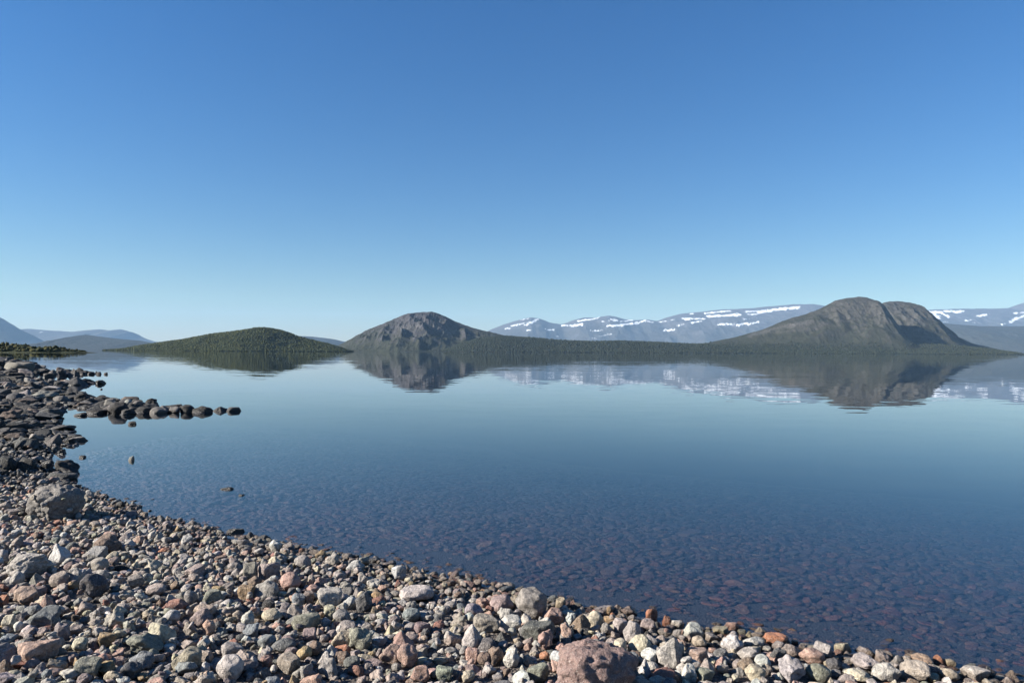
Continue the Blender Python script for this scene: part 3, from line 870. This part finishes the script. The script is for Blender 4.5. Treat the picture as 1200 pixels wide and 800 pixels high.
for lay, (sizes, f, lift) in enumerate([(((.062, 350), (.048, 2500), (.038, 11000), (.030, 30000), (.023, 30000)), .84, .24), (((.052, 700), (.042, 4000), (.033, 13000), (.025, 16000)), 1.06, .52), (((.018, 9000),), 1.0, .5)]):
    H2 = HASH if lay == 0 else Hash(0.5)
    if lay:
        for s in ST:
            H2.add(s['p'][0], s['p'][1], (s['s'][0] + s['s'][1]) / 2 * 1.05)
    for r0, n in sizes:
        x, y, d, z = candidates(rs, n, -10.5, 5.5, 1.9, 13.5, -0.12, 9)
        for a, b_, dd, zz_ in zip(x, y, d, z):
            r = r0 * rs.uniform(.82, 1.22) * (1 + 0.04 * max(b_ - 6, 0))
            if dd < 0.10 and lay: continue
            if not H2.ok(a, b_, r, f): continue
            H2.add(a, b_, r)
            k = pick(rs, KW); sz = shapes(rs, k) * r
            rest = stamp(a, b_, r, 0, 0, True)
            if rest is None: rest = zz_
            zc = rest + sz[2] * lift + (0.25 * sz[2] if lay == 0 else 0)
            tl = rs.normal(size=2) * (.18 if lay == 0 else .38)
            stamp(a, b_, r, zc, sz[2] * .9)
            dark = rs.random() < np.clip((b_ - 8.2) / 2.0, 0, 1) * np.clip((-a - 4.0) / 1.5, 0, 1)
            fill.append(dict(p=np.array([a, b_, zc]), s=sz, yaw=rs.uniform(0, 6.28), tilt=tl, c=pick(rs, W_DARK if dark else W_DRY), k=k, i=int(rs.integers(0, 1000)), zone='near'))
# far shore: bigger, darker stones thinning into boulders
for sizes in (((.36, 350), (.24, 2400), (.16, 9000), (.11, 30000), (.075, 40000)),):
    for r0, n in sizes:
        for (xa, xb, ya, yb) in ((-26, -5.5, 13.5, 30), (-110, -14, 30, 110)):
            x, y, d, z = candidates(rs, n, xa, xb, ya, yb, -0.5, 14)
            for a, b_, dd, zz_ in zip(x, y, d, z):
                r = r0 * rs.uniform(.75, 1.25) * (0.42 + 0.020 * b_) * (1.0 if b_ < 30 else 1.25)
                if dd < -0.1 and rs.random() < .65: continue
                if r > 0.9: continue
                if not HASH.ok(a, b_, r, .78): continue
                HASH.add(a, b_, r)
                k = pick(rs, KWF); sz = shapes(rs, k) * r * np.array([1.1, 1, .72])
                fill.append(dict(p=np.array([a, b_, max(zz_, -0.6 * sz[2]) + sz[2] * (.35 + .25 * rs.random())]), s=sz, yaw=rs.uniform(0, 6.28), tilt=rs.normal(size=2) * .22, c=pick(rs, W_DARK), k=k, i=int(rs.integers(0, 1000)), zone='far'))
# smaller dark stones packed between the boulders of the spit and the far points
for line, n, wdt in (([(70, 470), (105, 470), (135, 478), (180, 480)], 170, 1.1), ([(55, 436), (72, 438), (88, 438)], 60, 1.2), ([(45, 449), (85, 449), (88, 450)], 70, 1.0)):
    L_ = np.array([on_plane(a, b)[:2] for a, b in line])
    for _ in range(n):
        q = rs.integers(0, len(L_) - 1); t = rs.random(); p = L_[q] * (1 - t) + L_[q + 1] * t + rs.normal(size=2) * wdt * 0.45
        r = rs.uniform(.10, .26) * (p[1] / 20) ** .6
        if not HASH.ok(p[0], p[1], r, .62): continue
        HASH.add(p[0], p[1], r); k = pick(rs, KWF); sz = shapes(rs, k) * r * np.array([1.2, 1, .75])
        fill.append(dict(p=np.array([p[0], p[1], sz[2] * rs.uniform(-.15, .5)]), s=sz, yaw=rs.uniform(0, 6.28), tilt=rs.normal(size=2) * .22, c=pick(rs, W_DARK), k=k, i=int(rs.integers(0, 1000)), zone='far'))
# lake bed in the shallows
HB = Hash(0.6); bed = []
for r0, n in ((.09, 260), (.072, 1500), (.055, 9000), (.042, 40000), (.030, 60000), (.022, 40000)):
    x, y, d, z = candidates(rs, n, -8, 13, 2.4, 20, -10.5, 0.03)
    for a, b_, dd, zz_ in zip(x, y, d, z):
        r = r0 * rs.uniform(.8, 1.25)
        if not HB.ok(a, b_, r, .74): continue
        HB.add(a, b_, r)
        k = pick(rs, dict(r=.45, b=.12, f=.3, l=.13)); sz = shapes(rs, k) * r * np.array([1.1, .88, .52])
        zc = zz_ + sz[2] * .30
        if zc + sz[2] > -0.012:
            if r > .045 or dd < -0.5: continue
            zc = max(zc, float(zz_))
        bed.append(dict(p=np.array([a, b_, zc]), s=sz, yaw=rs.normal() * .55, tilt=rs.normal(size=2) * .12, c=pick(rs, W_BED), k=k, i=int(rs.integers(0, 1000)), zone='bed'))

# --- how much of each stone shows (painter's order, photo pixels)
allst = ST + fill
P = np.array([s['p'] for s in allst]); S_ = np.array([s['s'] for s in allst])
px, py, wd = project(P)
buf = np.full((820, 1240), -1, int)
for k in np.argsort(-wd):
    rx = (S_[k, 0] + S_[k, 1]) / 2 * F / wd[k]; ry = S_[k, 2] * F / wd[k] * 0.95
    i0, i1, j0, j1 = int(py[k] - ry), int(py[k] + ry) + 2, int(px[k] - rx) + 20, int(px[k] + rx) + 22
    i0, i1, j0, j1 = max(i0, 0), min(i1, 820), max(j0, 0), min(j1, 1240)
    if i0 >= i1 or j0 >= j1: continue
    yy, xx = np.mgrid[i0:i1, j0:j1]
    m = ((xx - 20 - px[k]) / max(rx, .6)) ** 2 + ((yy - py[k]) / max(ry, .6)) ** 2 < 1
    buf[i0:i1, j0:j1][m] = k
vis = np.bincount(buf[:800, 20:1220][buf[:800, 20:1220] >= 0].ravel(), minlength=len(allst))
for k, s in enumerate(allst): s['vis'] = int(vis[k]); s['xy'] = (px[k], py[k]); s['w'] = 2 * (S_[k, 0] + S_[k, 1]) / 2 * F / wd[k]
near_i = sorted([k for k, s in enumerate(allst) if not (s.get('zone') == 'far' or s.get('hand', {}).get('far')) and -5 < px[k] < 1205 and py[k] < 800], key=lambda k: (-(1e6 if allst[k].get('hand', {}).get('label') else 0) - vis[k]))
far_i = sorted([k for k, s in enumerate(allst) if (s.get('zone') == 'far' or s.get('hand', {}).get('far')) and -5 < px[k] < 1205], key=lambda k: (-(1e6 if allst[k].get('hand', {}).get('label') else 0) - vis[k]))
pickn = [k for k in near_i[:300] if vis[k] > 10]; pickf = [k for k in far_i[:110] if vis[k] > 6]

def rotmat(yaw, tilt):
    c, s = math.cos(yaw), math.sin(yaw); cx, sx = math.cos(tilt[0]), math.sin(tilt[0]); cy_, sy = math.cos(tilt[1]), math.sin(tilt[1])
    return np.array([[1, 0, 0], [0, cx, -sx], [0, sx, cx]]) @ np.array([[cy_, 0, sy], [0, 1, 0], [-sy, 0, cy_]]) @ np.array([[c, -s, 0], [s, c, 0], [0, 0, 1]])
rs = np.random.default_rng(123)
def tint(key, far=False):
    c = np.array(PAL[key][0]) * (0.50 if far else 0.92); return np.clip(c * rs.uniform(.82, 1.16) * (1 + rs.normal(size=3) * .025), 0.01, .75)
def merge(name, items, mat, label):
    VV, FF, CC, o = [], [], [], 0
    for s in items:
        pxw = s['w']; sub = 4 if pxw > 17 else 3
        if s.get('zone') == 'bed' or pxw < 6: sub = 3 if pxw > 13 else 2
        v = pv_(s['k'], s['i'], sub); M_ = rotmat(s['yaw'], s['tilt'])
        VV.append((v * s['s']) @ M_.T + s['p']); FF.append(ICO[sub][1] + o); o += len(v)
        CC.append(np.repeat([[*tint(s['c'], s.get('zone') == 'far'), 1]], len(v), 0))
    return link(name, mesh_from(name, np.vstack(VV), np.vstack(FF), True, {'tint': np.vstack(CC)}, mat), kind='stuff', label=label)
chosen = set(pickn) | set(pickf)
bx, by, bw = project(np.array([s['p'] for s in bed]))
for k, s in enumerate(bed): s['xy'] = (bx[k], by[k]); s['w'] = (s['s'][0] + s['s'][1]) * F / bw[k]; s['vis'] = s['w'] ** 2
bedpick = [k for k in sorted(range(len(bed)), key=lambda k: -bed[k]['w'] * (1 if 0 < bx[k] < 1200 and by[k] < 795 else 0)) if bed[k]['p'][2] < -0.06][:60]
merge('shingle', [s for k, s in enumerate(allst) if k not in chosen], SHINGLE_M, 'loose shingle of small grey, pink and cream stones between the larger ones')
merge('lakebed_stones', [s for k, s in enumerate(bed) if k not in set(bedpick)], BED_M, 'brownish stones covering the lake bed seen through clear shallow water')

# --- labels: what the stone looks like and the landmark stone it lies next to
REFS = [(s['xy'], 'the ' + s['hand']['ref'], k) for k, s in enumerate(ST) if s['hand'].get('ref')]
used = {}
def direction(dx, dy):
    if abs(dx) > 2.2 * abs(dy): return 'right of' if dx > 0 else 'left of'
    if abs(dy) > 1.6 * abs(dx): return 'in front of' if dy > 0 else 'behind'
    return ('in front and ' if dy > 0 else 'behind and ') + ('right of' if dx > 0 else 'left of')
def size_word(w, zone):
    if zone == 'far': return 'large ' if w > 20 else ('small ' if w < 11 else '')
    return 'large ' if w > 27 else ('small ' if w < 18 else '')
def autolabel(s, me, noun, extra=''):
    base = size_word(s['w'], s['zone_']) + PAL[s['c']][1] + ' ' + SHP[s['k']] + ' ' + noun + extra
    c = sorted((math.hypot(r[0][0] - s['xy'][0], (r[0][1] - s['xy'][1]) * 1.5), r) for r in REFS if r[2] != me)
    opts = []
    for q in range(4):
        d_, r = c[q]; dr = direction(s['xy'][0] - r[0][0], s['xy'][1] - r[0][1])
        opts.append((d_ + 15 * q, base + ' ' + ('close ' if d_ < 34 and ' ' not in dr.replace(' of', '') and dr[0] != 'i' and dr != 'behind' else '') + dr + ' ' + r[1]))
    for q in range(3):
        for p in range(q + 1, 4):
            (d1, r1), (d2, r2) = c[q], c[p]
            a = direction(s['xy'][0] - r1[0][0], s['xy'][1] - r1[0][1]); b_ = direction(s['xy'][0] - r2[0][0], s['xy'][1] - r2[0][1])
            opts.append((200 + d1 + d2, PAL[s['c']][1] + ' ' + SHP[s['k']] + ' ' + noun + ' ' + a + ' ' + r1[1] + ', ' + b_ + ' ' + r2[1]))
    for _, t in sorted(opts):
        if t not in used and len(t.split()) <= 16: used[t] = 1; return t
    for _, t in sorted(opts):
        for w2 in ('tilted', 'half-buried', 'upright', 'loose'):
            t2 = t.replace(' ' + noun, ' ' + w2 + ' ' + noun, 1) if False else None
    t = opts[0][1]; n = used.get(t, 1)
    for d_, r in c[4:12]:
        dr = direction(s['xy'][0] - r[0][0], s['xy'][1] - r[0][1]); t2 = base + ' further ' + dr + ' ' + r[1]
        if t2 not in used and len(t2.split()) <= 16: used[t2] = 1; return t2
    return t
def place(name, s, mat, sub, label, cat, group):
    o = link(name, pmesh(s['k'], s['i'], sub, mat), None, label, cat, group)
    M_ = rotmat(s['yaw'], s['tilt']) @ np.diag(s['s'])
    o.matrix_world = Matrix([[*M_[r], s['p'][r]] for r in range(3)] + [[0, 0, 0, 1]])
    o.color = (*tint(s['c'], s['zone_'] == 'far'), 1)
    return o
# copies share mesh data, so a stone's shear-free size sits in its matrix
for k in pickn + pickf:
    s = allst[k]; h = s.get('hand', {}); far = h.get('far') or s.get('zone') == 'far'; s['zone_'] = 'far' if far else 'near'
    big = s['w'] > 36 if not far else True
    if h.get('label'): used[h['label']] = 1
for k in pickn + pickf:
    s = allst[k]; h = s.get('hand', {}); far = s['zone_'] == 'far'
    nm = 'shore_boulder' if far else ('boulder' if s['w'] > 36 else 'beach_stone')
    lab = h.get('label') or autolabel(s, k if k < len(ST) else -1, 'rock' if far else 'stone')
    place(nm, s, SINGLE_M, 5 if s['w'] > 30 else 4, lab, 'boulder' if nm != 'beach_stone' else 'stone',
          'dark boulders of the far shore and spit' if far else 'stones of the shingle beach')
for k in bedpick:
    s = bed[k]; s['zone_'] = 'near'
    place('submerged_stone', s, BEDONE_M, 4, autolabel(s, -1, 'stone', ' under water'), 'stone', 'stones under the clear shallows')
print('STONES', len(allst), len(bed), len(pickn), len(pickf))
